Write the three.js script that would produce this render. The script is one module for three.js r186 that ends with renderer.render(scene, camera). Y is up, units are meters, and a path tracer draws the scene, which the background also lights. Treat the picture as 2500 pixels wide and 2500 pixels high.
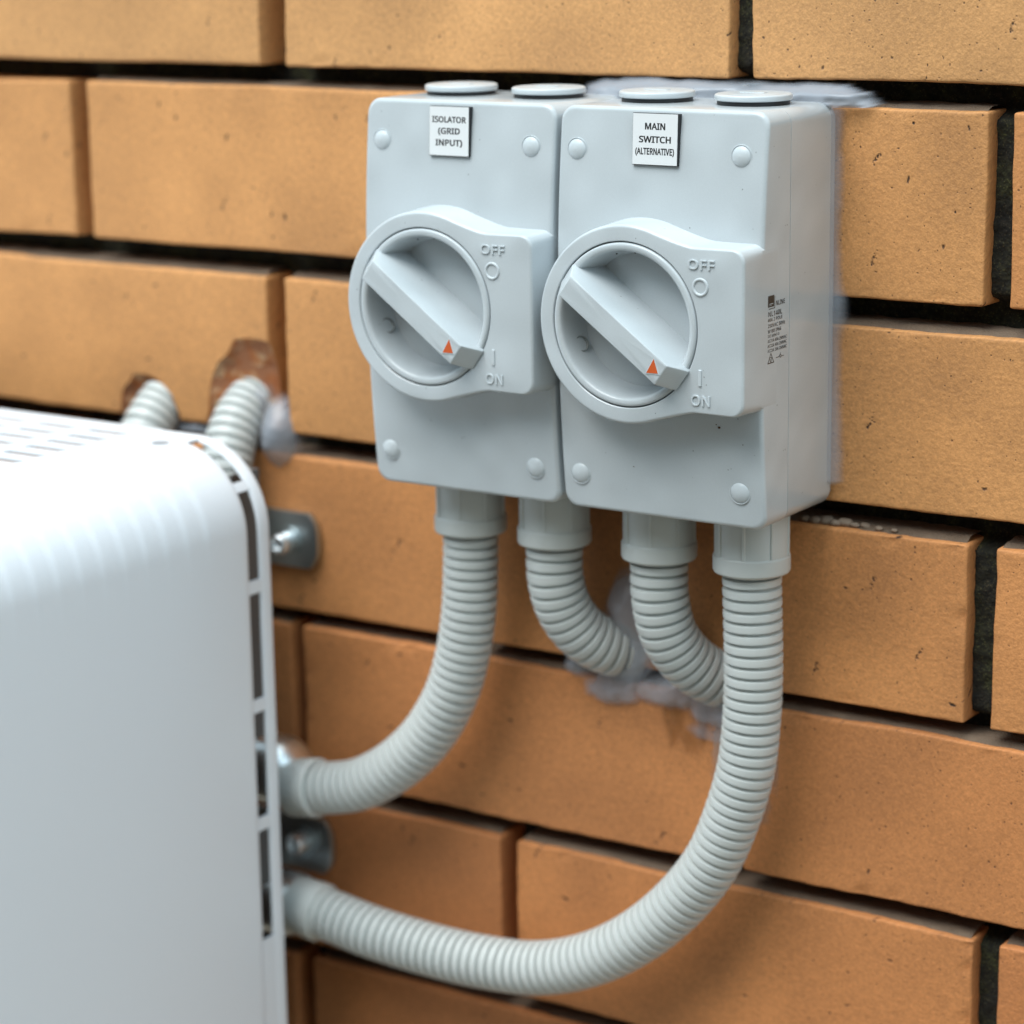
import * as THREE from 'three';
import { mergeGeometries, mergeVertices, toCreasedNormals } from 'three/addons/utils/BufferGeometryUtils.js';
import { FontLoader } from 'three/addons/loaders/FontLoader.js';
import { TextGeometry } from 'three/addons/geometries/TextGeometry.js';
import { RoundedBoxGeometry } from 'three/addons/geometries/RoundedBoxGeometry.js';
import { Brush, Evaluator, SUBTRACTION } from 'three-bvh-csg';

/* ------------------------------------------------------------------ camera, sky, sun, exposure */
// The script thinks in millimetres round the top left corner of one brick; the wall face is z = 0.
const HEIGHT = 1.55;                                    // metres above the ground of y = 0 mm
const scene = new THREE.Scene();
const camera = new THREE.PerspectiveCamera(22.128, 1, 0.02, 60);
{
  const r = [0.83422576, -0.01478427, -0.55122482], u = [-0.11467932, 0.97313207, -0.19965627], b = [0.53936632, 0.2297725, 0.81011639];
  const m = new THREE.Matrix4().makeBasis(new THREE.Vector3(...r), new THREE.Vector3(...u), new THREE.Vector3(...b));
  camera.quaternion.setFromRotationMatrix(m);
  camera.position.set(0.88141, 0.08598 + HEIGHT, 0.9572);
  camera.focus = 1.032;
  camera.userData.fStop = 5.8;
}
{ // overcast sky, brightest overhead
  const w = 128, h = 64, d = new Float32Array(w * h * 4);
  for (let j = 0; j < h; j++) for (let i = 0; i < w; i++) {
    const el = Math.sin((j + 0.5) / h * Math.PI - Math.PI / 2);
    const l = 1.3 * (1 + 2 * Math.max(0, el)) / 3;
    const k = (j * w + i) * 4;
    d[k] = l * 0.78; d[k + 1] = l * 1.0; d[k + 2] = l * 1.11; d[k + 3] = 1;
  }
  const sky = new THREE.DataTexture(d, w, h, THREE.RGBAFormat, THREE.FloatType);
  sky.mapping = THREE.EquirectangularReflectionMapping; sky.magFilter = THREE.LinearFilter; sky.needsUpdate = true;
  scene.background = sky; scene.environment = sky;
}
const sun = new THREE.DirectionalLight(0xfffdf8, 1.7);
sun.position.set(-0.15, HEIGHT + 2.5, 1.5); sun.target.position.set(0.25, HEIGHT - 0.15, 0);
sun.castShadow = true; sun.shadow.radius = 75; sun.shadow.mapSize.set(2048, 2048);
Object.assign(sun.shadow.camera, { left: -1, right: 1, top: 1, bottom: -1, near: 0.1, far: 8 });
scene.add(sun, sun.target);
const renderer = new THREE.WebGLRenderer({ antialias: true });
renderer.setSize(1024, 1024);
renderer.toneMapping = THREE.LinearToneMapping;
renderer.toneMappingExposure = 1.62;
renderer.shadowMap.enabled = true;

/* ------------------------------------------------------------------ helpers */
let seed = 7;
const rnd = () => { seed = (seed * 1664525 + 1013904223) >>> 0; return seed / 4294967296; };
const V = (x, y, z) => new THREE.Vector3(x, y, z);
const lerp = (a, b, t) => a + (b - a) * t, clamp = (x, a, b) => Math.min(b, Math.max(a, x));
const smooth = (a, b, x) => { const t = clamp((x - a) / (b - a), 0, 1); return t * t * (3 - 2 * t); };
const hash = (x, y, z = 0) => { let h = (x * 374761393 + y * 668265263 + z * 2147483647) | 0; h = Math.imul(h ^ (h >>> 13), 1274126177); h ^= h >>> 16; return (h >>> 0) / 4294967296; };
function vnoise(x, y, per = 0, s = 0) {
  const xi = Math.floor(x), yi = Math.floor(y), fx = x - xi, fy = y - yi, ux = fx * fx * (3 - 2 * fx), uy = fy * fy * (3 - 2 * fy);
  const m = (n) => per ? ((n % per) + per) % per : n;
  return lerp(lerp(hash(m(xi), m(yi), s), hash(m(xi + 1), m(yi), s), ux), lerp(hash(m(xi), m(yi + 1), s), hash(m(xi + 1), m(yi + 1), s), ux), uy);
}
const fbm = (x, y, s = 0, oct = 4) => { let a = 0, w = 0.5, f = 1; for (let o = 0; o < oct; o++) { a += w * vnoise(x * f, y * f, 0, s + o); w *= 0.5; f *= 2.03; } return a; };
const used = new Map();
function numbered(name) { const n = used.get(name) ?? 0; used.set(name, n + 1); return n ? `${name}_${String(n).padStart(3, '0')}` : name; }
const bases = new WeakMap();
function thing(name, label, category, base, extra = {}) {
  const o = new THREE.Group(); o.name = numbered(name); o.userData = { label, category, ...extra };
  o.position.set(base[0] / 1000, base[1] / 1000 + HEIGHT, base[2] / 1000); bases.set(o, base); scene.add(o);
  return o;
}
function part(name, geo, mat, parent, label) {          // geo in scene millimetres
  const b = bases.get(parent), g = geo.clone();
  g.translate(-b[0], -b[1], -b[2]); g.scale(0.001, 0.001, 0.001);
  const m = new THREE.Mesh(g, mat); m.name = name; m.castShadow = m.receiveShadow = true;
  if (label) m.userData.label = label;
  bases.set(m, b); parent.add(m); return m;
}
const C = (r, g, b) => new THREE.Color().setRGB(r, g, b);
const plain = (g) => { const n = g.index ? g.toNonIndexed() : g; for (const k of Object.keys(n.attributes)) if (!['position', 'normal', 'uv'].includes(k)) n.deleteAttribute(k); return n; };
const join = (...l) => mergeGeometries(l.map((g) => { const n = plain(g.clone()); n.deleteAttribute('uv'); return n; }));
const crease = (g, a = 0.6) => { const n = g.clone(); n.deleteAttribute('normal'); n.deleteAttribute('uv'); return toCreasedNormals(mergeVertices(n, 1e-4), a); };
function box(x0, x1, y0, y1, z0, z1, r = 0) {
  const g = r ? new RoundedBoxGeometry(x1 - x0, y1 - y0, z1 - z0, 3, r) : new THREE.BoxGeometry(x1 - x0, y1 - y0, z1 - z0);
  return g.translate((x0 + x1) / 2, (y0 + y1) / 2, (z0 + z1) / 2);
}
// closed loops of equal length -> one skin; caps end in a point when asked
function skin(loops, { capStart = false, capEnd = false, angle = 0.6, open = false } = {}) {
  const n = loops[0].length, pos = [], idx = [];
  for (const l of loops) for (const p of l) pos.push(p.x, p.y, p.z);
  const m = open ? n - 1 : n;
  for (let k = 0; k + 1 < loops.length; k++) for (let i = 0; i < m; i++) {
    const a = k * n + i, b = k * n + (i + 1) % n, c = a + n, d = b + n;
    idx.push(a, b, d, a, d, c);
  }
  const cap = (k, flip) => {
    const c = V(0, 0, 0); for (const p of loops[k]) c.add(p); c.multiplyScalar(1 / n);
    const ci = pos.length / 3; pos.push(c.x, c.y, c.z);
    for (let i = 0; i < n; i++) { const a = k * n + i, b = k * n + (i + 1) % n; flip ? idx.push(ci, b, a) : idx.push(ci, a, b); }
  };
  if (capStart) cap(0, true); if (capEnd) cap(loops.length - 1, false);
  const g = new THREE.BufferGeometry(); g.setAttribute('position', new THREE.Float32BufferAttribute(pos, 3)); g.setIndex(idx);
  return toCreasedNormals(g, angle);
}
const texture = (data, w, h, srgb, repeat = true) => {
  const t = new THREE.DataTexture(data, w, h); t.magFilter = THREE.LinearFilter; t.minFilter = THREE.LinearMipmapLinearFilter; t.generateMipmaps = true;
  if (repeat) t.wrapS = t.wrapT = THREE.RepeatWrapping; if (srgb) t.colorSpace = THREE.SRGBColorSpace; t.needsUpdate = true; return t;
};

/* ------------------------------------------------------------------ materials */
const plasticMap = (() => {                              // faint mould dust and specks
  const N = 512, d = new Uint8Array(N * N * 4), sp = [];
  for (let k = 0; k < 16; k++) sp.push([rnd() * N, rnd() * N, 0.6 + rnd() * 0.9, 0.2 + rnd() * 0.4]);
  for (let j = 0; j < N; j++) for (let i = 0; i < N; i++) {
    let v = 0.965 + 0.05 * (vnoise(i / 64, j / 64, 8, 3) - 0.5) + 0.03 * (hash(i, j, 5) - 0.5);
    const k = (j * N + i) * 4; d[k] = d[k + 1] = d[k + 2] = v * 255; d[k + 3] = 255;
  }
  for (const [x, y, r, a] of sp) for (let j = -3; j <= 3; j++) for (let i = -3; i <= 3; i++) {
    const q = Math.hypot(i, j) / r; if (q > 1.4) continue;
    const k = (((Math.round(y) + j + N) % N) * N + (Math.round(x) + i + N) % N) * 4; for (let c = 0; c < 3; c++) d[k + c] *= 1 - a * clamp(1.4 - q, 0, 1);
  }
  return texture(d, N, N, true);
})();
const grainBump = (() => {
  const N = 256, d = new Uint8Array(N * N * 4);
  for (let j = 0; j < N; j++) for (let i = 0; i < N; i++) { const v = 0.5 * hash(i, j, 9) + 0.5 * vnoise(i / 2, j / 2, 128, 4); const k = (j * N + i) * 4; d[k] = d[k + 1] = d[k + 2] = v * 255; d[k + 3] = 255; }
  return texture(d, N, N, false);
})();
// flat uv in metres over a part, so that specks keep their size
function planarUV(g, du = 0, dv = 0) {
  const p = g.attributes.position, uv = new Float32Array(p.count * 2);
  for (let i = 0; i < p.count; i++) { uv[2 * i] = (p.getX(i) + 0.9 * p.getZ(i)) / 90 + du; uv[2 * i + 1] = (p.getY(i) + 0.37 * p.getZ(i)) / 90 + dv; }
  g.setAttribute('uv', new THREE.BufferAttribute(uv, 2)); return g;
}
const M = {
  grey: new THREE.MeshPhysicalMaterial({ color: C(0.575, 0.618, 0.645), roughness: 0.18, map: plasticMap, bumpMap: grainBump, bumpScale: 0.000012 }),
  greyPlain: new THREE.MeshPhysicalMaterial({ color: C(0.56, 0.603, 0.63), roughness: 0.28 }),
  greyDark: new THREE.MeshPhysicalMaterial({ color: C(0.22, 0.235, 0.235), roughness: 0.4 }),
  conduit: new THREE.MeshPhysicalMaterial({ color: C(0.60, 0.625, 0.612), roughness: 0.36 }),
  white: new THREE.MeshPhysicalMaterial({ color: C(0.83, 0.865, 0.92), roughness: 0.5 }),
  black: new THREE.MeshStandardMaterial({ color: C(0.012, 0.013, 0.015), roughness: 0.5 }),
  dark: new THREE.MeshStandardMaterial({ color: C(0.02, 0.021, 0.022), roughness: 0.6 }),
  shadedSteel: new THREE.MeshStandardMaterial({ color: C(0.11, 0.115, 0.12), roughness: 0.6 }),  // colour darkened to stand in for the shade behind the inverter slots
  plate: new THREE.MeshStandardMaterial({ color: C(0.80, 0.81, 0.82), roughness: 0.45 }),
  orange: new THREE.MeshStandardMaterial({ color: C(0.62, 0.10, 0.015), roughness: 0.5 }),
  zinc: new THREE.MeshStandardMaterial({ color: C(0.82, 0.87, 0.90), roughness: 0.34, metalness: 1 }),
  zincDull: new THREE.MeshStandardMaterial({ color: C(0.50, 0.56, 0.58), roughness: 0.38, metalness: 1 }),
  silicone: new THREE.MeshPhysicalMaterial({ color: C(0.44, 0.47, 0.53), roughness: 0.22, transparent: true, vertexColors: true }),
  film: new THREE.MeshPhysicalMaterial({ color: C(0.78, 0.66, 0.56), roughness: 0.3, transmission: 0.8, thickness: 0 }),
};

/* ------------------------------------------------------------------ brick wall */
function brickMaps(streaky, s) {
  const N = 1024, mm = 360, px = N / mm, col = new Uint8Array(N * N * 4), bmp = new Uint8Array(N * N * 4), H = new Float32Array(N * N), D = new Float32Array(N * N);
  for (let j = 0; j < N; j++) for (let i = 0; i < N; i++) {
    const a = vnoise(i / 3, j / 3, 0 | 0, s), b = vnoise(i / 8, j / 8, 128, s + 1), c = vnoise(i / 64, j / 64, 16, s + 2), e = vnoise(i / 128, j / 128, 8, s + 3);
    const st = streaky ? vnoise(i / 9, j / 2.5, 0, s + 4) : 0.5;
    const k = j * N + i;
    H[k] = 0.6 + 0.16 * (hash(i, j, s + 6) - 0.5) + 0.13 * (a - 0.5) + 0.05 * (b - 0.5) + (streaky ? 0.07 * (st - 0.5) : 0);
    D[k] = 1 + 0.09 * (hash(i, j, s + 7) - 0.5) + 0.09 * (a - 0.5) + 0.06 * (vnoise(i / 2, j / 2, 512, s + 9) - 0.5) + 0.08 * (c - 0.5) + 0.10 * (e - 0.5) + (streaky ? 0.05 * (st - 0.5) : 0);
  }
  const pit = (x, y, rx, ry, ang, deep, dk) => {
    const R = Math.ceil(Math.max(rx, ry) * 1.8), ca = Math.cos(ang), sa = Math.sin(ang), ph = rnd() * 50;
    for (let j = -R; j <= R; j++) for (let i = -R; i <= R; i++) {
      const u = (ca * i + sa * j) / rx, v = (-sa * i + ca * j) / ry, q = Math.hypot(u, v) * (0.7 + 0.7 * vnoise(i / 1.7 + ph, j / 1.7, 0, 2));
      if (q > 1.2) continue;
      const w = smooth(1.2, 0.5, q), k = ((Math.round(y) + j + N) % N) * N + (Math.round(x) + i + N) % N;
      H[k] -= deep * w; D[k] *= 1 - dk * w;
    }
  };
  const T = streaky ? 1300 : 1900;
  for (let k = 0; k < T; k++) pit(rnd() * N, rnd() * N, 0.5 + rnd() * rnd() * 1.5, 0.5 + rnd() * rnd() * 1.3, rnd() * 3, 0.45, 0.4 + 0.5 * rnd());
  for (let k = 0; k < 46; k++) { const l = 2 + rnd() * 3; streaky ? pit(rnd() * N, rnd() * N, l * 1.2, 1 + rnd(), rnd() * 0.4 - 0.2, 0.45, 0.4 + 0.4 * rnd()) : pit(rnd() * N, rnd() * N, 1 + rnd() * 1.2, l, rnd() * 0.8 - 0.4, 0.55, 0.5 + 0.4 * rnd()); }
  for (let k = 0; k < 16; k++) { const x = rnd() * N, y = rnd() * N; for (let q = 0; q < 12; q++) { const u = (rnd() - 0.5) * (rnd() + 0.3) * 16; pit(x + u * 0.5 + (rnd() - 0.5) * 5, y + u + (rnd() - 0.5) * 4, 0.5 + rnd() * rnd() * 2.4, 0.5 + rnd() * 1.2, rnd() * 3, 0.5, 0.35 + 0.4 * rnd()); } }
  for (let k = 0; k < N * N; k++) {
    const v = clamp(H[k], 0, 1) * 255, g = clamp(D[k] * 0.9, 0, 1), dk = clamp(1 - D[k], 0, 1);
    bmp[4 * k] = bmp[4 * k + 1] = bmp[4 * k + 2] = v; bmp[4 * k + 3] = 255;
    col[4 * k] = 255 * g; col[4 * k + 1] = 255 * g; col[4 * k + 2] = 255 * clamp(g * (1 + 0.15 * dk), 0, 1); col[4 * k + 3] = 255;
  }
  const t = [texture(col, N, N, true), texture(bmp, N, N, false)];
  for (const x of t) x.anisotropy = 4;
  return t;
}
const brickSets = [brickMaps(false, 20), brickMaps(true, 60)];
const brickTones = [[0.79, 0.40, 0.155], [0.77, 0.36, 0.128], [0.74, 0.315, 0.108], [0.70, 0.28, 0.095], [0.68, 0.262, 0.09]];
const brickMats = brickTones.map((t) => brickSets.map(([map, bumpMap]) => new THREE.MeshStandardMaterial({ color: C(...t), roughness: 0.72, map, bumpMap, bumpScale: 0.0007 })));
const clayMap = (() => {                                 // freshly broken clay: tan core, rusty and grey streaks
  const N = 256, d = new Uint8Array(N * N * 4);
  for (let j = 0; j < N; j++) for (let i = 0; i < N; i++) {
    const a = fbm(i / 20, j / 26, 81), b = fbm(i / 14, j / 18, 87), c = hash(i, j, 3), k = (j * N + i) * 4, t = smooth(0.38, 0.58, a), u = smooth(0.42, 0.6, b) * 0.7, n = 0.92 + 0.16 * c;
    d[k] = n * lerp(lerp(178, 214, t), 186, u); d[k + 1] = n * lerp(lerp(118, 172, t), 104, u); d[k + 2] = n * lerp(lerp(82, 132, t), 52, u); d[k + 3] = 255;
  }
  return texture(d, N, N, true);
})();
const rawClay = new THREE.MeshStandardMaterial({ color: C(1, 1, 1), roughness: 0.8, map: clayMap, bumpMap: brickSets[1][1], bumpScale: 0.0015 });
function brickGeo(x0, x1, y0, y1, key, fine = 1) {
  const W = x1 - x0, Hh = y1 - y0, D = 62, r = 1.25, nx = Math.round(46 * fine), ny = Math.round(22 * fine), nz = 6;
  const g = new THREE.BoxGeometry(2, 2, 2, nx, ny, nz); g.deleteAttribute('normal'); g.deleteAttribute('uv');
  const m = mergeVertices(g, 1e-4), p = m.attributes.position, uv = new Float32Array(p.count * 2);
  const spread = (t, half) => { const e = 0.16, a = Math.abs(t), s = Math.sign(t); return s * (a > 1 - e ? half - r * 1.4 * ((1 - a) / e) : (half - r * 1.4) * (a / (1 - e))); };
  const du = hash(key, 1) * 3, dv = hash(key, 2) * 3;
  for (let i = 0; i < p.count; i++) {
    let x = spread(p.getX(i), W / 2), y = spread(p.getY(i), Hh / 2);
    const tz = (p.getZ(i) + 1) / 2; let z = tz > 0.8 ? -r * 1.5 * (1 - tz) / 0.2 : -r * 1.5 - (D - r * 1.5) * (1 - tz / 0.8);
    // rounded arrises, uneven along their length
    const q = [x, y, z], rr = r * (0.75 + 0.8 * vnoise((x + y) / 7 + key * 5.3, z / 9, 0, 3));
    const ix = clamp(x, -W / 2 + rr, W / 2 - rr), iy = clamp(y, -Hh / 2 + rr, Hh / 2 - rr), iz = Math.min(z, -rr);
    const dx = x - ix, dy = y - iy, dz = z - iz, l = Math.hypot(dx, dy, dz);
    if (l > rr) { x = ix + dx / l * rr; y = iy + dy / l * rr; z = iz + dz / l * rr; }
    // wavering edges and faces, a few chips where the face meets the arris
    const wv = (a, b, c) => vnoise(a + key * 3.1, b + key * 1.7, 0, c) - 0.5;
    const edge = Math.min(W / 2 - Math.abs(q[0]), Hh / 2 - Math.abs(q[1]));
    x += 0.7 * wv(q[1] / 22, q[2] / 30, 4) + 0.3 * wv(q[1] / 5, q[2] / 5, 5); y += 0.9 * wv(q[0] / 40, q[2] / 30, 6) + 0.35 * wv(q[0] / 6, q[2] / 5, 7);
    z += 0.7 * wv(q[0] / 60, q[1] / 40, 8);
    if (edge < 3.2 && q[2] > -6) { const c = vnoise(q[0] / 4.5 + key * 7.7, q[1] / 4.5, 0, 9); if (c > 0.83) z -= (c - 0.83) * 8; }
    p.setXYZ(i, x, y, z);
    uv[2 * i] = (x + 0.8 * z) / 360 + du; uv[2 * i + 1] = (y + 0.8 * z) / 360 + dv;
  }
  m.setAttribute('uv', new THREE.BufferAttribute(uv, 2)); m.computeVertexNormals();
  return m.translate((x0 + x1) / 2, (y0 + y1) / 2, 0);
}
const wall = thing('brick_wall', 'orange brick wall with deep dark recessed joints behind the switches', 'wall', [240, -180, 0]);
// course: [bottom, top, tone of each, x edges of the bricks]
const X = (a, b) => [a, b];
const courses = [
  [184, 258, [X(-131, 107), X(118, 347), X(358, 588)]],
  [97, 173, [X(-250, -12), X(0, 228), X(239, 468), X(479, 708)]],
  [10.8, 86.5, [X(-368, -134), X(-124, 108.5), X(122.8, 354.5), X(365, 595)]],
  [-75.8, 0.6, [X(-240, -11.5), X(-0.8, 230), X(240, 469.5), X(480, 710)]],
  [-162, -87.6, [X(-360, -134), X(-124, 107), X(117.6, 348), X(358.5, 590)]],
  [-249, -173, [X(-245, -16), X(-5, 214), X(224.5, 465.5), X(477.4, 708)]],
  [-333.2, -256.6, [X(-360, -129), X(-118, 114.5), X(121.8, 352), X(362.5, 594)]],
  [-420, -342.6, [X(-243, -4), X(7, 234.8), X(243.6, 472.4), X(483.8, 714)]],
  [-506, -428.5, [X(-360, -129), X(-118, 110.5), X(121, 351), X(362, 592)]],
  [-592, -516, [X(-243, -4), X(7, 234), X(245, 472), X(484, 714)]],
];
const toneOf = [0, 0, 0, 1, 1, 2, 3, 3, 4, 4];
const evaluator = new Evaluator(); evaluator.useGroups = true;
courses.forEach(([y0, y1, list], ci) => list.forEach(([x0, x1], k) => {
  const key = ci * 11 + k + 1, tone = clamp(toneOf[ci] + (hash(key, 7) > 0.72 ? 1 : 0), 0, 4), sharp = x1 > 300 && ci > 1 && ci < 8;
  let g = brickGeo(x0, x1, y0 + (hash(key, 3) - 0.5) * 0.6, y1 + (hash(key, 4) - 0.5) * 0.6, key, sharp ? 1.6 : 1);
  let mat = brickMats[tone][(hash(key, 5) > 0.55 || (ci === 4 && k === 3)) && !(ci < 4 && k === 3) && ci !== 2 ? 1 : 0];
  if (ci === 4 && k === 1) {                             // broken away round the two conduits
    const scoop = (rx, ry, rz, x, y, z) => {
      const s = new THREE.IcosahedronGeometry(1, 5), p = s.attributes.position;
      for (let i = 0; i < p.count; i++) { const n = 1 + 0.4 * (fbm(p.getX(i) * 2.6 + 9, p.getY(i) * 2.6 + p.getZ(i), 3) - 0.47); p.setXYZ(i, p.getX(i) * n, p.getY(i) * n, p.getZ(i) * n); }
      s.scale(rx, ry, rz); s.translate(x, y, z);
      const uv = new Float32Array(p.count * 2); for (let i = 0; i < p.count; i++) { uv[2 * i] = p.getX(i) / 70; uv[2 * i + 1] = (p.getY(i) + p.getZ(i)) / 70; }
      s.setAttribute('uv', new THREE.BufferAttribute(uv, 2)); s.computeVertexNormals(); return new Brush(s, rawClay);
    };
    let b = new Brush(g, mat); b.updateMatrixWorld();
    for (const c of [scoop(40, 46, 10, 107, -163, 2), scoop(20, 22, 8, 31, -163, 1)]) { c.updateMatrixWorld(); b = evaluator.evaluate(b, c, SUBTRACTION); }
    g = b.geometry; mat = b.material;
  }
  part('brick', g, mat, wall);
}));
{ // raked mortar: one rough sheet with a thick slab behind it
  const mp = new THREE.PlaneGeometry(1080, 860, 540, 430), p = mp.attributes.position, uv = new Float32Array(p.count * 2);
  for (let i = 0; i < p.count; i++) {
    const x = p.getX(i) + 170, y = p.getY(i) - 165;
    let full = 0;                                        // the upright joints to the right were left fuller
    for (const [a, b, list] of courses) if (y > a - 1 && y < b + 1) for (let k = 0; k + 1 < list.length; k++) if (x > list[k][1] - 3 && x < list[k + 1][0] + 3 && x > 300) full = smooth(a - 1, a + 4, y) * smooth(b + 1, b - 4, y);
    p.setXYZ(i, x, y, lerp(-20, -8, full) + lerp(5, 2.5, full) * (fbm(x / 18, y / 18, 31) - 0.5) + 3.4 * (fbm(x / 4, y / 4, 33) - 0.5));
    uv[2 * i] = x / 120; uv[2 * i + 1] = y / 120;
  }
  mp.setAttribute('uv', new THREE.BufferAttribute(uv, 2)); mp.computeVertexNormals();
  const N = 512, d = new Uint8Array(N * N * 4);
  for (let j = 0; j < N; j++) for (let i = 0; i < N; i++) {
    const b = vnoise(i / 32, j / 32, 16, 71), s = vnoise(i / 5, j / 5, 0, 72), q = hash(i >> 1, j >> 1, 73);
    const v = 0.5 + 0.5 * (s - 0.5) + (q > 0.93 ? 0.55 : 0) + 0.3 * (b - 0.5), k = (j * N + i) * 4;
    d[k] = clamp(v * 60, 0, 255); d[k + 1] = clamp(v * (54 + 8 * b), 0, 255); d[k + 2] = clamp(v * (42 - 10 * b), 0, 255); d[k + 3] = 255;
  }
  const mat = new THREE.MeshStandardMaterial({ color: C(1, 1, 1), map: texture(d, N, N, true), bumpMap: grainBump, bumpScale: 0.0006, roughness: 0.95 });
  part('mortar', join(mp, box(-368, 708, -594, 264, -110, -30)), mat, wall);
  wall.children.at(-1).geometry = (() => { const g = mergeGeometries([plain(mp.clone()), plain(box(-368, 708, -594, 264, -110, -30))]); g.translate(-240, 180, 0); g.scale(0.001, 0.001, 0.001); return g; })();
  const rm = new THREE.MeshStandardMaterial({ color: C(0.21, 0.148, 0.102), roughness: 0.95, bumpMap: grainBump, bumpScale: 0.0005, map: brickSets[1][0] });
  courses.forEach(([, y1, list], ci) => list.forEach(([x0, x1], k) => {
    if (ci < 3 || x1 < 60 || x0 > 520) return;
    const w = x1 - x0 - 4, g = new THREE.PlaneGeometry(w, 20, Math.round(w / 2.2), 12).rotateX(-Math.PI / 2), q = g.attributes.position, uv = g.attributes.uv;
    for (let i = 0; i < q.count; i++) {
      const x = q.getX(i) + (x0 + x1) / 2, z = q.getZ(i) - 12.4, n = fbm(x / 9 + ci * 31, z / 5, 91);
      q.setXYZ(i, x, y1 + 0.75 + 1.6 * n * smooth(-2, -9, z) - 1.2 * smooth(-6.5, -2.5, z + 5 * (fbm(x / 14, ci, 93) - 0.5)), z); uv.setXY(i, x / 60, z / 60);
    }
    g.computeVertexNormals(); part('mortar_residue', g, rm, wall);
  }));
  // crumbs of mortar left on the ledge under the right hand switch
  const cm = new THREE.MeshStandardMaterial({ color: C(0.26, 0.20, 0.15), roughness: 0.95, bumpMap: grainBump, bumpScale: 0.0004 });
  for (const [x, z, r] of [[395, -3.5, 2.2], [400, -4.5, 2.6], [404.5, -3, 1.8], [408, -5, 2.6], [413, -4, 1.6], [417, -5.5, 1.5], [424, -4, 1.4], [390, -4, 1.8], [431, -4, 1.2]]) {
    const s = new THREE.IcosahedronGeometry(r, 2), p = s.attributes.position;
    for (let i = 0; i < p.count; i++) { const n = 0.75 + 0.6 * fbm(p.getX(i) * 0.6 + x, p.getY(i) * 0.6 + p.getZ(i) * 0.6, 5); p.setXYZ(i, p.getX(i) * n * 1.3, p.getY(i) * n * 0.75, p.getZ(i) * n); }
    part('mortar_crumb', crease(s.translate(x, -172.6 + r * 0.35, z), 0.9), cm, wall);
  }
}

/* ------------------------------------------------------------------ rotary isolator switches */
const fonts = new FontLoader();
const bold = await fonts.loadAsync('fonts/droid/droid_sans_bold.typeface.json');
const regular = await fonts.loadAsync('fonts/droid/droid_sans_regular.typeface.json');
function raisedText(str, x0, x1, y0, y1, z, h, font = regular, fat = 0.18) {
  const g = new TextGeometry(str, { font, size: 10, depth: 1, curveSegments: 6, bevelEnabled: true, bevelThickness: 0.25, bevelSize: fat, bevelSegments: 2 });
  g.computeBoundingBox(); const b = g.boundingBox;
  g.translate(-b.min.x, -b.min.y, -b.min.z); g.scale((x1 - x0) / (b.max.x - b.min.x), (y1 - y0) / (b.max.y - b.min.y), h / (b.max.z - b.min.z));
  return g.translate(x0, y0, z);
}
function roundRect(x0, x1, y0, y1, r, edge = 12, arc = 7) {
  const pts = [], cs = [[x1 - r, y1 - r, 0], [x0 + r, y1 - r, 1], [x0 + r, y0 + r, 2], [x1 - r, y0 + r, 3]];
  cs.forEach(([cx, cy, q], k) => {
    for (let i = 0; i <= arc; i++) { const a = (q + i / arc) * Math.PI / 2; pts.push([cx + r * Math.cos(a), cy + r * Math.sin(a)]); }
    const l = pts.at(-1), [nx, ny, nq] = cs[(k + 1) % 4], b = nq * Math.PI / 2, e = [nx + r * Math.cos(b), ny + r * Math.sin(b)];
    for (let i = 1; i < edge; i++) pts.push([lerp(l[0], e[0], i / edge), lerp(l[1], e[1], i / edge)]);
  });
  return pts;
}
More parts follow.
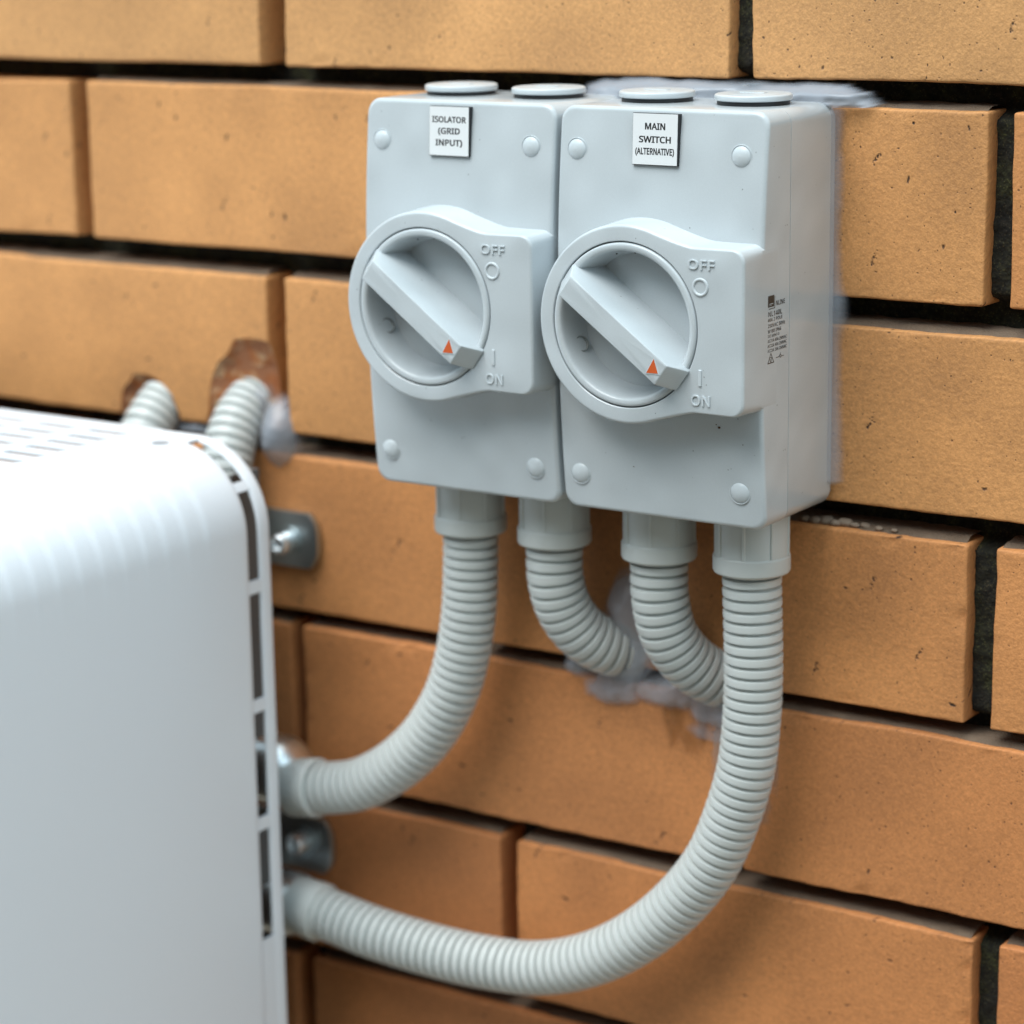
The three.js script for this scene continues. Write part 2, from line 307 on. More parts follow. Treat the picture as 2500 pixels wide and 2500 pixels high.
// box 2 coordinates; box 1 is the same set 97 mm to the left
const BX0 = 310.2, BX1 = 405, BY0 = -162.6, BY1 = 3.1, BCX = (BX0 + BX1) / 2, BCY = (BY0 + BY1) / 2, KX = 351.3, KY = -80.7;
const crown = (y) => 59.2 + 5.2 * (1 - ((y - BCY) / 83) ** 2);
function switchBox(dx, label, plateLines, withPrint) {
  const t = thing('isolator_switch', label, 'switch', [BCX + dx, BY0, 1], { group: 'rotary isolator switches on the brick wall' });
  const put = (name, g, m, p = t, l) => part(name, g.translate(dx, 0, 0), m, p, l);
  // rear half
  const back = roundRect(BX0 + 0.12, BX1 - 0.12, BY0 + 0.12, BY1 - 0.12, 6);
  const inset = (o, e, z) => o.map(([x, y]) => V(BCX + (x - BCX) * (1 - e / ((BX1 - BX0) / 2)), BCY + (y - BCY) * (1 - e / ((BY1 - BY0) / 2)), typeof z === 'function' ? z(y) : z));
  put('enclosure_base', planarUV(skin([inset(back, 2.5, 1), inset(back, 0.7, 1.6), inset(back, 0, 4), inset(back, 0, 40.9), inset(back, 0.6, 41.1), inset(back, 3, 41.1)], { capStart: true, capEnd: true, angle: 0.5 }), dx * 0.013), M.grey);
  // front cover, crowned, with a rounded rim
  const rim = roundRect(BX0, BX1, BY0, BY1, 6, 24), L = [inset(rim, 3, 41.25), inset(rim, 0.35, 41.25), inset(rim, 0, 41.6)];
  const f = 2.0; for (let i = 0; i <= 6; i++) { const a = i / 6 * Math.PI / 2; L.push(inset(rim, f * (1 - Math.cos(a)), (y) => crown(y) - f * (1 - Math.sin(a)))); }
  for (const s of [6, 14, 26, 38, 46.5]) L.push(rim.map(([x, y]) => { const px = BCX + (x - BCX) * (1 - s / 47.4), py = BCY + (y - BCY) * (1 - s / 47.4 * 0.999); return V(px, py, crown(py)); }));
  put('front_cover', planarUV(skin(L, { capStart: true, capEnd: true, angle: 0.7 }), 0.3 + dx * 0.017, 0.2), M.grey);
  // raised housing: a disc joined to a block flush with the right side
  const R = 40, x1 = BX1 + 0.05, yt = -47.9, yb = -113.5, rc = 5;
  const outline = []; const N = 420;
  { // polygon of the outline, then a ray from the centre for each angle
    const poly = [], cy = KY, a0 = Math.acos(12.5 / R), tl = [384, yt], bl = [384, yb];
    const arcTop = [KX + R * Math.cos(a0), cy + R * Math.sin(a0)], arcBot = [arcTop[0], cy - R * Math.sin(a0)];
    for (let i = 0; i <= 120; i++) { const a = a0 + (2 * Math.PI - 2 * a0) * i / 120; poly.push([KX + R * Math.cos(a), cy + R * Math.sin(a)]); }
    const bez = (p, c, q, n) => { for (let i = 1; i <= n; i++) { const s = i / n; poly.push([(1 - s) ** 2 * p[0] + 2 * s * (1 - s) * c[0] + s * s * q[0], (1 - s) ** 2 * p[1] + 2 * s * (1 - s) * c[1] + s * s * q[1]]); } };
    const kx = (y) => arcTop[0] + (Math.abs(arcTop[1] - y)) * Math.tan(a0);   // where the tangent meets the edge line
    bez(arcBot, [Math.min(kx(yb), 381), yb], bl, 14);
    for (let i = 0; i <= 8; i++) { const a = -Math.PI / 2 + i / 8 * Math.PI / 2; poly.push([x1 - rc + rc * Math.cos(a), yb + rc + rc * Math.sin(a)]); }
    for (let i = 0; i <= 8; i++) { const a = i / 8 * Math.PI / 2; poly.push([x1 - rc + rc * Math.cos(a), yt - rc + rc * Math.sin(a)]); }
    poly.push(tl); bez(tl, [Math.min(kx(yt), 381), yt], arcTop, 14);
    for (let i = 0; i < N; i++) {
      const a = i / N * 2 * Math.PI, c = Math.cos(a), s = Math.sin(a); let best = 40;
      for (let k = 0; k < poly.length; k++) {
        const p = poly[k], q = poly[(k + 1) % poly.length], ex = q[0] - p[0], ey = q[1] - p[1], wx = p[0] - KX, wy = p[1] - KY, den = c * ey - s * ex;
        if (Math.abs(den) < 1e-9) continue;
        const tt = (wx * ey - wy * ex) / den, u = (wx * s - wy * c) / den;
        if (tt > 0 && u >= -1e-6 && u <= 1 + 1e-6) { best = tt; break; }
      }
      outline.push([c, s, best]);
    }
  }
  const ring = (fr, z) => outline.map(([c, s, q]) => { const r = fr(q); return V(Math.min(KX + c * r, x1), KY + s * r, z); });
  const H = [ring((q) => q + 0.9, 52), ring((q) => q + 0.9, 63.6), ring((q) => q + 0.55, 64.6)];
  for (let i = 0; i <= 5; i++) { const a = i / 5 * Math.PI / 2; H.push(ring((q) => q - 0.1 - 1.5 * (1 - Math.cos(a)), 79 - 1.5 * (1 - Math.sin(a)))); }
  H.push(ring(() => 33.6, 79), ring(() => 33.25, 78.7), ring(() => 33.25, 66), ring(() => 30, 60));
  const hous = put('switch_housing', planarUV(skin(H, { capEnd: true, angle: 0.55 }), 0.6 + dx * 0.019, 0.5), M.grey);
  put('off_lettering', raisedText('OFF', 380.4, 392.2, -56.5, -52.6, 78.95, 0.6), M.greyPlain, hous, 'raised word OFF');
  put('on_lettering', raisedText('ON', 381.9, 390.3, -110.1, -105.8, 78.95, 0.6), M.greyPlain, hous, 'raised word ON');
  put('off_ring', new THREE.TorusGeometry(3.1, 0.62, 10, 40).scale(1, 1, 0.9).translate(385.8, -63.3, 79), M.greyPlain, hous);
  put('on_bar', box(385.1, 386.5, -102.3, -95.7, 78.6, 79.55, 0.35), M.greyPlain, hous);
  // knob: ring and bowl turned as one, with the bar across it
  const prof = [[32.75, 70], [32.75, 78.4], [32.55, 79.0], [32.1, 79.35], [31.4, 79.45], [30.5, 79.35], [29.9, 79.1], [29.5, 78.5], [29.1, 77.0], [27.8, 68.5], [27.2, 64.2], [25.8, 61.8], [23.2, 60.9], [0.01, 60.6]];
  const turn = prof.map(([r, z]) => Array.from({ length: 120 }, (_, i) => V(KX + r * Math.cos(i / 60 * Math.PI), KY + r * Math.sin(i / 60 * Math.PI), z)));
  const knob = put('knob', planarUV(skin(turn, { angle: 0.6 }), 0.1 + dx * 0.011, 0.7), M.grey);
  const ang = -36.3 * Math.PI / 180, ca = Math.cos(ang), sa = Math.sin(ang);
  const W = (l, w, z) => V(KX + 0.5 + l * ca - w * sa, KY - 0.6 + l * sa + w * ca, z);
  const rect = (l, w, r, z) => roundRect(-l, l, -w, w, r, 4, 3).map(([a, b]) => W(a, b, z));
  put('handle_bar', planarUV(skin([rect(25, 8.6, 0.6, 60.2), rect(26.4, 7.0, 0.6, 61.8), rect(27.6, 6.2, 0.6, 65), rect(32.4, 5.2, 0.5, 78.8), rect(32.9, 5.1, 0.5, 79.8), rect(27.6, 4.95, 0.5, 88.3), rect(27.3, 4.8, 0.5, 88.75), rect(26.9, 4.45, 0.5, 88.95)], { capStart: true, capEnd: true, angle: 0.45 }), 0.2, 0.9), M.grey, knob);
  const tri = [[370.9, -90.7], [367.2, -97.0], [372.9, -96.9]], tc = [370.3, -94.9];
  const triShape = (s) => new THREE.Shape(tri.map(([x, y]) => new THREE.Vector2(tc[0] + (x - tc[0]) * s, tc[1] + (y - tc[1]) * s)));
  put('pointer_frame', new THREE.ExtrudeGeometry(triShape(1.12), { depth: 0.25, bevelEnabled: true, bevelThickness: 0.1, bevelSize: 0.1, bevelSegments: 1 }).translate(0, 0, 88.85), M.greyPlain, knob);
  put('pointer', new THREE.ExtrudeGeometry(triShape(0.9), { depth: 0.2, bevelEnabled: false }).translate(0, 0, 89.12), M.orange, knob, 'orange triangle on the handle');
  { // padlock eye in the side of the bowl
    const g = new THREE.LatheGeometry([[0.01, -0.9], [2.7, -0.9], [2.8, 0.1], [3.1, 0.22], [3.4, 0.05], [3.5, -1.5]].map((a) => new THREE.Vector2(...a)), 28);
    const a = 203 * Math.PI / 180, n = V(-Math.cos(a) * 0.93, -Math.sin(a) * 0.93, 0.36).normalize();
    g.applyQuaternion(new THREE.Quaternion().setFromUnitVectors(V(0, 1, 0), n)); g.translate(KX + 27.7 * Math.cos(a), KY + 27.7 * Math.sin(a), 69.8);
    put('lock_eye', g, M.greyDark, knob);
  }
  // screw covers
  for (const [x, y] of [[319, -14.2], [393.9, -14.2], [319.2, -147.5], [393.9, -147.6]]) {
    const z = crown(y), g = new THREE.LatheGeometry([[0.01, 1.55], [1.3, 1.45], [2.6, 1.1], [3.6, 0.62], [4.15, 0.2], [4.3, -0.35], [4.35, -2]].map((a) => new THREE.Vector2(...a)), 36);
    g.rotateX(Math.PI / 2 + (y > BCY ? -0.06 : 0.06)).translate(x, y, z - 0.02);
    const c = put('screw_cap', g, M.greyPlain);
    put('screw_recess', new THREE.TorusGeometry(4.5, 0.22, 6, 40).translate(x, y, z - 0.02), M.greyPlain, c);
  }
  // entry plugs on top
  for (const x of [BCX - 22.2, BCX + 22.2]) {
    const g = new THREE.LatheGeometry([[0.01, 8.0], [9, 8.0], [9.4, 7.75], [12.2, 7.75], [14.7, 7.9], [15.4, 7.6], [15.6, 7.1], [15.6, 5.7], [15.2, 5.3], [0.01, 5.3]].map((a) => new THREE.Vector2(...a)), 64).translate(x, -0.6, 25.5);
    const pl = put('entry_plug', g, M.greyPlain);
    put('gasket', new THREE.CylinderGeometry(14.6, 14.6, 1.75, 56).translate(x, 3.9, 25.5), M.black, pl, 'black rubber ring under the plug');
    put('plug_slot', box(x - 5.5, x + 5.5, 7.3, 7.75, 23.9, 27.1, 0.2), M.greyPlain, pl);
  }
  // engraved name plate, white skin over a black core
  const [px0, px1, py0, py1] = withPrint ? [345.6, 366.4, -19.2, 1.2] : [344.3, 364.4, -19.6, 0.9], zc = crown(-9), tilt = 0.05;
  const rot = (g) => g.translate(-(px0 + px1) / 2, 9, -zc).rotateX(-tilt).translate((px0 + px1) / 2, -9, zc);
  const np = put('name_plate', rot(box(px0, px1, py0, py1, zc - 0.6, zc + 1.7)), M.black, t, withPrint ? 'white plate reading MAIN SWITCH (ALTERNATIVE)' : 'white plate reading ISOLATOR (GRID INPUT)');
  const face = box(px0 + 0.15, px1 - 0.35, py0 + 0.25, py1 - 0.2, zc + 1.68, zc + 1.86);
  const pf = put('plate_face', rot(face), M.plate, np);
  for (const [str, y, h, width] of plateLines) {
    const w = width / 512 * 20, mx = (px0 + px1) / 2 - 0.1, ty = py1 - y / 512 * 20.2;
    put('plate_lettering', rot(raisedText(str, mx - w / 2, mx + w / 2, ty, ty + h / 512 * 20, zc + 1.85, 0.06, regular, 0.42)), M.black, pf);
  }
  if (withPrint) {                                       // rating print on the side of the cover
    const pc = document.createElement('canvas'); pc.width = 640; pc.height = 1024; const g = pc.getContext('2d'), ink = '#3f3b37';
    g.clearRect(0, 0, 640, 1024); g.fillStyle = g.strokeStyle = ink; g.textBaseline = 'alphabetic';
    g.fillRect(14, 10, 200, 168); g.clearRect(60, 126, 120, 12); g.clearRect(50, 150, 90, 6);
    g.fillRect(226, 30, 14, 178); g.fillRect(40, 196, 200, 13);
    const line = (s, y, size, x, w, b) => { g.font = `bold ${size}px sans-serif`; const m = g.measureText(s).width; g.save(); g.translate(x, y); g.scale(w / m, 1); g.fillText(s, 0, 0); g.restore(); };
    line('NLINE', 176, 98, 262, 300, true); line('NL140L', 318, 104, 14, 460, true); line('40A 2 POLE', 390, 72, 14, 470); line('250VAC 50Hz', 478, 76, 14, 560);
    line('M180 IP66', 558, 74, 14, 430); line('IEC 60947-3', 622, 58, 14, 370); line('AC21A 40A 250VAC', 696, 64, 10, 620); line('AC22A 40A 250VAC', 768, 64, 10, 620); line('AC23A 20A 250VAC', 840, 64, 10, 620);
    g.lineWidth = 16; g.lineJoin = 'round'; g.beginPath(); g.moveTo(118, 858); g.lineTo(214, 1000); g.lineTo(22, 1000); g.closePath(); g.stroke();
    g.lineWidth = 10; g.beginPath(); g.arc(118, 950, 34, 0, 6.3); g.stroke(); g.beginPath(); g.moveTo(100, 946); g.lineTo(114, 966); g.lineTo(142, 926); g.stroke();
    g.lineWidth = 10; g.beginPath(); g.moveTo(280, 946); g.lineTo(380, 946); g.lineTo(440, 890); g.moveTo(430, 946); g.lineTo(540, 946); g.stroke(); g.beginPath(); g.arc(430, 940, 22, 0, 6.3); g.stroke();
    const pt = new THREE.CanvasTexture(pc); pt.colorSpace = THREE.SRGBColorSpace;
    const pg = new THREE.PlaneGeometry(16.6, 27.6).rotateY(Math.PI / 2).translate(BX1 + 0.07, -81.6, 51.6);
    put('rating_print', pg, new THREE.MeshStandardMaterial({ map: pt, transparent: true, roughness: 0.45 }), t, 'printed rating text on the side');
  }
  const grime = new THREE.MeshStandardMaterial({ color: C(0.05, 0.045, 0.035), roughness: 0.9 });
  for (const [a, r, z, q] of [[1.5, 28.4, 73.5, 0.45], [1.85, 28.2, 71.5, 0.4], [0.62, 28.5, 74, 0.4], [0.2, 28.1, 70, 0.3]]) put('dirt_speck', crease(new THREE.IcosahedronGeometry(q, 1).scale(1, 1.2, 0.8).translate(KX + r * Math.cos(a), KY + r * Math.sin(a), z), 1), grime, knob);
  if (withPrint) {
    const dirt = new THREE.MeshStandardMaterial({ color: C(0.09, 0.04, 0.02), roughness: 0.9 });
    for (const [x, y, r] of [[385.5, -121.5, 0.62], [384.2, -120.4, 0.28], [396, -127.5, 0.25], [345, -142, 0.3], [387.6, -98.4, 0.22], [388.6, -101.4, 0.2]]) put('dirt_speck', crease(new THREE.IcosahedronGeometry(r, 1).scale(1, 0.8, 0.5).translate(x, y, y > -113 ? 79.05 : crown(y)), 1), dirt);
  }
  return t;
}
switchBox(-97, 'grey rotary switch whose white plate reads ISOLATOR (GRID INPUT)', [['ISOLATOR', 172, 66, 436], ['(GRID', 304, 80, 282], ['INPUT)', 426, 80, 345]], false);
switchBox(0, 'grey rotary switch whose white plate reads MAIN SWITCH (ALTERNATIVE)', [['MAIN', 164, 68, 236], ['SWITCH', 294, 68, 372], ['(ALTERNATIVE)', 426, 82, 452]], true);

/* ------------------------------------------------------------------ corrugated conduits */
function corrugated(points, { pitch = 4.75, r = 12.45, groove = 2.5, from = 0, to = 1, radial = 48 } = {}) {
  const curve = new THREE.CatmullRomCurve3(points.map((p) => V(...p)), false, 'centripetal'); curve.arcLengthDivisions = 600;
  const len = curve.getLength(), steps = Math.round(len * (to - from) / pitch * 20), fr = curve.computeFrenetFrames(400, false), loops = [];
  for (let i = 0; i <= steps; i++) {
    const u = lerp(from, to, i / steps), s = u * len / pitch, ph = s - Math.floor(s);
    const d = Math.abs(ph - 0.5) * 2;                    // 1 in the groove, 0 on the crown
    const w = smooth(0.64, 0.74, d), rad = r - groove * w - 0.16 * d * d;
    const c = curve.getPointAt(u), k = Math.min(400, Math.round(u * 400)), n = fr.normals[k], b = fr.binormals[k];
    loops.push(Array.from({ length: radial }, (_, j) => { const a = -j / radial * 2 * Math.PI; return c.clone().addScaledVector(n, rad * Math.cos(a)).addScaledVector(b, rad * Math.sin(a)); }));
  }
  const g = skin(loops, { angle: 1.2 });
  return g;
}
// skin() faces depend on the winding of its loops; make a closed tube look outwards
function outward(g) {
  const p = g.attributes.position; let vol = 0; const a = V(), b = V(), c = V();
  for (let i = 0; i < p.count; i += 3) { a.fromBufferAttribute(p, i); b.fromBufferAttribute(p, i + 1); c.fromBufferAttribute(p, i + 2); vol += a.dot(b.clone().cross(c)); }
  if (vol < 0) { const q = p.array.slice(), n = g.attributes.normal; for (let i = 0; i < p.count; i += 3) for (let k = 0; k < 3; k++) { p.array[(i + 1) * 3 + k] = q[(i + 2) * 3 + k]; p.array[(i + 2) * 3 + k] = q[(i + 1) * 3 + k]; } g.deleteAttribute('normal'); g.computeVertexNormals(); return crease(g, 1.2); }
  return g;
}
function coupling(x, z) {                                // socket under a switch, with ribs and a flange
  const body = new THREE.LatheGeometry([[10, -163], [15.35, -163], [15.35, -181.4], [15.9, -181.9], [16.2, -182.6], [16.2, -188.2], [15.7, -189.2], [13.0, -190.2], [11.5, -190.3], [11.5, -186]].map((a) => new THREE.Vector2(...a)), 72);
  const ribs = [];
  for (let k = 0; k < 8; k++) { const a = (k + 0.35) / 8 * 2 * Math.PI; ribs.push(new RoundedBoxGeometry(1.4, 18.4, 1.1, 2, 0.35).translate(0, -172.4, 15.4).rotateY(a)); }
  ribs.push(new THREE.CylinderGeometry(15.8, 15.8, 1.6, 64).translate(0, -163.9, 0));
  return [body.translate(x, 0, z), join(...ribs).translate(x, 0, z)];
}
function gland(x0, x1, y, z, ay = 0, az = 0) {           // coupling at the inverter, lying along x
  const l = x1 - x0, g = new THREE.LatheGeometry([[9, 0], [13.4, 0], [13.9, 0.6], [13.9, l * 0.62], [14.1, l * 0.66], [14.1, l - 1.2], [13.6, l - 0.2], [12.2, l], [10.5, l - 0.6]].map((a) => new THREE.Vector2(...a)), 56);
  return g.rotateZ(-Math.PI / 2).rotateZ(az).rotateY(ay).translate(x0, y, z);
}
function conduit(label, pts, sx, opts = {}) {
  const t = thing('flexible_conduit', label, 'conduit', pts[0], { group: 'grey corrugated conduits at the switches' });
  part('corrugated_tube', outward(corrugated(pts, opts)), M.conduit, t);
  if (sx) { const [b, r] = coupling(sx, 25); const c = part('coupling', b, M.conduit, t); part('coupling_ribs', r, M.conduit, c); }
  return t;
}
const shift = (pts, dz) => pts;
const c1 = conduit('grey corrugated conduit curving from the isolator switch to the white inverter, upper of two',
  [[238.6, -186, 25], [238.2, -204, 25], [236.8, -226, 25], [233, -247, 25], [226.5, -267, 25.5], [213, -289, 26], [195.2, -306.5, 27], [175, -318.8, 28], [157, -323.8, 29], [137, -326.8, 30]], 238.6);
{ const g = part('gland', gland(137, 152.5, -326.7, 30, 0, 0.16), M.conduit, c1); }
const c4 = conduit('grey corrugated conduit sweeping in a long loop from the main switch to the white inverter',
  [[380, -186, 25], [380.6, -206, 25], [381.2, -229, 25], [380.6, -252, 25], [378, -275.5, 25], [371.6, -298, 25], [361.5, -321.5, 25], [344.6, -344.5, 25], [323, -365, 25.5], [298.5, -380.5, 26], [270.5, -390.4, 26.5], [239.5, -393.4, 27.5], [210, -393.2, 28.5], [180, -390.8, 30], [158, -388, 30], [136, -386, 30]], 380);
{ part('gland', gland(136, 152.5, -386, 30, 0, -0.10), M.conduit, c4); }
conduit('short grey conduit bending into the wall under the isolator switch', [[282.8, -186, 25], [283, -205, 25], [285, -220, 21], [290, -232, 14], [297, -240, 4], [304, -243, -8]], 282.8, { pitch: 4.9 });
conduit('short grey conduit bending into the wall under the main switch', [[335.6, -186, 25], [336, -207, 25], [338, -224, 21], [343, -237, 13], [350, -246, 3], [357, -250, -8]], 335.6, { pitch: 4.9 });
conduit('grey conduit leaving a broken brick corner beside the inverter top', [[90, -146, -18], [88.5, -152, -6], [89.5, -161, 6], [92, -175, 16], [95, -195, 22], [97, -220, 25], [97, -260, 25]], 0);
conduit('grey conduit leaving the wall behind the inverter lid', [[36, -150, -16], [34.5, -157, -4], [34.5, -168, 8], [36, -184, 15], [37, -215, 20], [37, -260, 22]], 0);

/* ------------------------------------------------------------------ inverter */
{
  const inv = thing('inverter', 'large white inverter with rounded corner and vent slots on the wall', 'inverter', [-150, -700, 55]);
  // profile of the right side and top, walked from the bottom of the side up and over to the left
  const XR = 148.4, YT = -153.4, cr = 39.5, low = -700, left = -430, prof = [];
  for (let k = 0; k <= 40; k++) prof.push([XR + (k < 40 ? 0 : 0), lerp(low, YT - cr, k / 40), 1, 0]);
  for (let k = 1; k < 24; k++) { const a = k / 24 * Math.PI / 2; prof.push([XR - cr + cr * Math.cos(a), YT - cr + cr * Math.sin(a), Math.cos(a), Math.sin(a)]); }
  const nArc = prof.length; for (let k = 0; k <= 4; k++) prof.push([lerp(XR - cr, 88, k / 4), YT, 0, 1]);
  const T = 1.5;
  // a band of the shell: walked from index i0 to i1, from z0 to z1, with thickness
  function band(pr, zs, relief) {
    const outer = pr.map(([x, y, nx, ny], i) => zs.map((z, k) => { const d = relief ? relief(i, z) : 0; return V(x + nx * d, y + ny * d, z); }));
    const inner = pr.map(([x, y, nx, ny]) => zs.map((z) => V(x - nx * T, y - ny * T, z)));
    const loops = outer.map((o, i) => [...o, ...inner[i].slice().reverse()]);
    return outward(skin(loops, { capStart: false, angle: 0.5 }));
  }
  const arcLen = (i) => i;
  const zr = [55.2, 55.6, 56.2, 62.2, 62.7];
  const rimBand = band(prof, zr, (i, z) => z < 55.5 ? -0.5 : z < 56 ? -0.12 : z > 62.4 ? -0.3 : 0);
  // tabs bridging the slot (by height on the side or along the arc)
  const point = (y) => { let best = 0; prof.forEach((p, i) => { if (Math.abs(p[1] - y) < Math.abs(prof[best][1] - y) && i < nArc) best = i; }); return best; };
  const onSide = (y0, y1, n = 6) => Array.from({ length: n + 1 }, (_, k) => [XR, lerp(y0, y1, k / n), 1, 0]);
  const onArc = (a0, a1, n = 6) => Array.from({ length: n + 1 }, (_, k) => { const a = lerp(a0, a1, k / n); return [XR - cr + cr * Math.cos(a), YT - cr + cr * Math.sin(a), Math.cos(a), Math.sin(a)]; });
  const pieces = [rimBand];
  for (const y of [-218, -274.1, -331]) pieces.push(band(onSide(y - 3, y + 3), [62.6, 71.2]));
  pieces.push(band(onSide(low, -388), [62.6, 71.2]));
  pieces.push(band(onArc(0.50, 0.62), [62.6, 71.2]));
  pieces.push(band([...onArc(1.42, Math.PI / 2), [100, YT, 0, 1], [88, YT, 0, 1]], [62.6, 71.2]));
  // main shell with saw-toothed grooves round the corner
  const zs = [71, 71.4]; for (let k = -1; k < 22; k++) { const a = 99.2 + k * 13.55; if (k < 0) { zs.push(74, 80, a - 0.3); } for (const f of [0.02, 0.25, 0.5, 0.75, 0.965]) zs.push(a + f * 13.55); } zs.push(393);
  const fade = (i) => smooth(38.2, 43, i) * smooth(nArc + 1.5, nArc - 3, i);
  const mainBand = band(prof, zs, (i, z) => { if (z < 71.1) return -0.35; if (z < 88) return 0; const s = ((z - 99.2) / 13.55), ph = s - Math.floor(s); return fade(i) * 0.26 * ph; });
  pieces.push(mainBand);
  // rounded front of the shell, out of the picture
  const frontLoops = []; for (let k = 0; k <= 6; k++) { const a = k / 6 * Math.PI / 2; frontLoops.push([...prof, [left, YT, 0, 1]].map(([x, y, nx, ny]) => V(x - nx * 9 * (1 - Math.cos(a)), y - ny * 9 * (1 - Math.cos(a)), 393 + 9 * Math.sin(a)))); }
  pieces.push(skin(frontLoops, { open: true, angle: 0.6 }));
  pieces.push(box(left, XR - 8.5, low, YT - 8.5, 396, 402.2));
  // top with its rows of slots, each a hole through the sheet
  const top = new THREE.Shape([[88, 55.2], [88, 393], [left, 393], [left, 55.2]].map((a) => new THREE.Vector2(...a)));
  for (let r = 0; r < 22; r++) for (let k = 0; k < 15; k++) {
    const z = 72.2 + r * 13.75, x1 = 80.4 - k * 31.2, x0 = x1 - 24.2, q = 3.4, h = new THREE.Path();
    h.moveTo(x0 + q, z - q); h.lineTo(x1 - q, z - q); h.absarc(x1 - q, z, q, -Math.PI / 2, Math.PI / 2, false); h.lineTo(x0 + q, z + q); h.absarc(x0 + q, z, q, Math.PI / 2, Math.PI * 1.5, false);
    top.holes.push(h);
  }
  const topG = new THREE.ExtrudeGeometry(top, { depth: T, bevelEnabled: false, curveSegments: 5 }).rotateX(Math.PI / 2).translate(0, YT, 0);
  pieces.push(topG);
  part('cover', join(...pieces), M.white, inv);
  part('inner_housing', box(left + 6, 118, low + 10, YT - 24, 62, 385, 3), M.shadedSteel, inv);
  for (const [a, b] of [[-298, -170], [-372, -342], [low + 10, -408]]) part('slot_shade_plate', box(128.5, 131, a, b, 40, 60), M.shadedSteel, inv);  // plates added behind the rim slots, dark in place of shade
  // dimple by the corner
  { const g = new THREE.CylinderGeometry(4.2, 4.2, 0.7, 28).scale(1, 1, 1).translate(0, 0, 0); g.rotateZ(-0.05).translate(107, YT - 0.02, 80); part('corner_screw', g, new THREE.MeshStandardMaterial({ color: C(0.30, 0.32, 0.35), roughness: 0.6 }), inv); }
  // zinc mounting metal behind the cover, with rounded upper edges
  const clip = (y0, y1, x0, x1, z0, z1, r) => new RoundedBoxGeometry(x1 - x0, y1 - y0, z1 - z0, 8, r).translate((x0 + x1) / 2, (y0 + y1) / 2, (z0 + z1) / 2);
  const k1 = part('conduit_bracket', clip(-338, -304.5, 98, 141, 10, 42, 15), M.zinc, inv, 'bright zinc bracket holding the upper conduit');
  part('bracket_screw', new THREE.CylinderGeometry(2, 2, 2, 20).rotateX(0.7).translate(129, -308.4, 32), M.dark, k1);
  part('conduit_bracket', clip(-404, -374.5, 98, 140.5, 10, 40, 12), M.zinc, inv);
  // wall lugs with their bolts
  const lug = (x0, x1, y0, y1, bx, by) => {
    const s = new THREE.Shape(); s.moveTo(x0, y0); s.lineTo(x1 - 5, y0); s.quadraticCurveTo(x1 - 0.5, y0 + 4, x1, y0 + 9); s.lineTo(x1, y1 - 9); s.quadraticCurveTo(x1 - 0.5, y1 - 3, x1 - 5, y1); s.lineTo(x0, y1); s.closePath();
    const l = part('wall_lug', crease(new THREE.ExtrudeGeometry(s, { depth: 2.6, bevelEnabled: true, bevelSize: 0.5, bevelThickness: 0.5, bevelSegments: 2 }).translate(0, 0, 1.2), 0.5), M.zincDull, inv);
    part('washer', new THREE.CylinderGeometry(7.2, 7.2, 1.4, 36).rotateX(Math.PI / 2).translate(bx, by, 4.9), M.zincDull, l);
    const head = new THREE.LatheGeometry([[0.01, 6.4], [2.4, 6.4], [2.6, 9.0], [3.4, 9.4], [4.6, 8.6], [5.2, 6.5], [5.2, 0]].map((a) => new THREE.Vector2(...a)), 36).rotateX(Math.PI / 2).translate(bx, by, 5.2);
    part('bolt', head, M.zinc, l);
  };
  lug(84, 135, -225.8, -199.6, 119, -213.5);
  lug(84, 137.5, -380, -353, 122, -364.5);
}

/* ------------------------------------------------------------------ silicone sealant */
function sealant(name, label, x0, x1, y0, y1, cell, fn, thin = [-0.3, 3.5], mat = M.silicone, sink = -7) {
  const nx = Math.ceil((x1 - x0) / cell), ny = Math.ceil((y1 - y0) / cell), h = [];
  for (let j = 0; j <= ny; j++) for (let i = 0; i <= nx; i++) h.push(fn(x0 + i * cell, y0 + j * cell));
  const pos = [], idx = [], col = [], map = new Map();
  const at = (i, j) => { const k = j * (nx + 1) + i; if (!map.has(k)) { map.set(k, pos.length / 3); pos.push(x0 + i * cell, y0 + j * cell, Math.max(h[k], sink)); col.push(1, 1, 1, (thin[2] ?? 0.6) * smooth(thin[0], thin[1], h[k])); } return map.get(k); };
  for (let j = 0; j < ny; j++) for (let i = 0; i < nx; i++) {
    const k = j * (nx + 1) + i; if (Math.max(h[k], h[k + 1], h[k + nx + 1], h[k + nx + 2]) <= sink) continue;
    const a = at(i, j), b = at(i + 1, j), c = at(i + 1, j + 1), d = at(i, j + 1); idx.push(a, b, c, a, c, d);
  }
  const g = new THREE.BufferGeometry(); g.setAttribute('position', new THREE.Float32BufferAttribute(pos, 3)); g.setAttribute('color', new THREE.Float32BufferAttribute(col, 4)); g.setIndex(idx); g.computeVertexNormals();
  const t = thing(name, label, 'sealant', [(x0 + x1) / 2, y0, 0]);
  part('bead', g, mat, t); return t;
}
const blob = (x, y, cx, cy, rx, ry, h) => { const q = ((x - cx) / rx) ** 2 + ((y - cy) / ry) ** 2; return h * (1 - q); };
const best = (...l) => Math.max(...l);
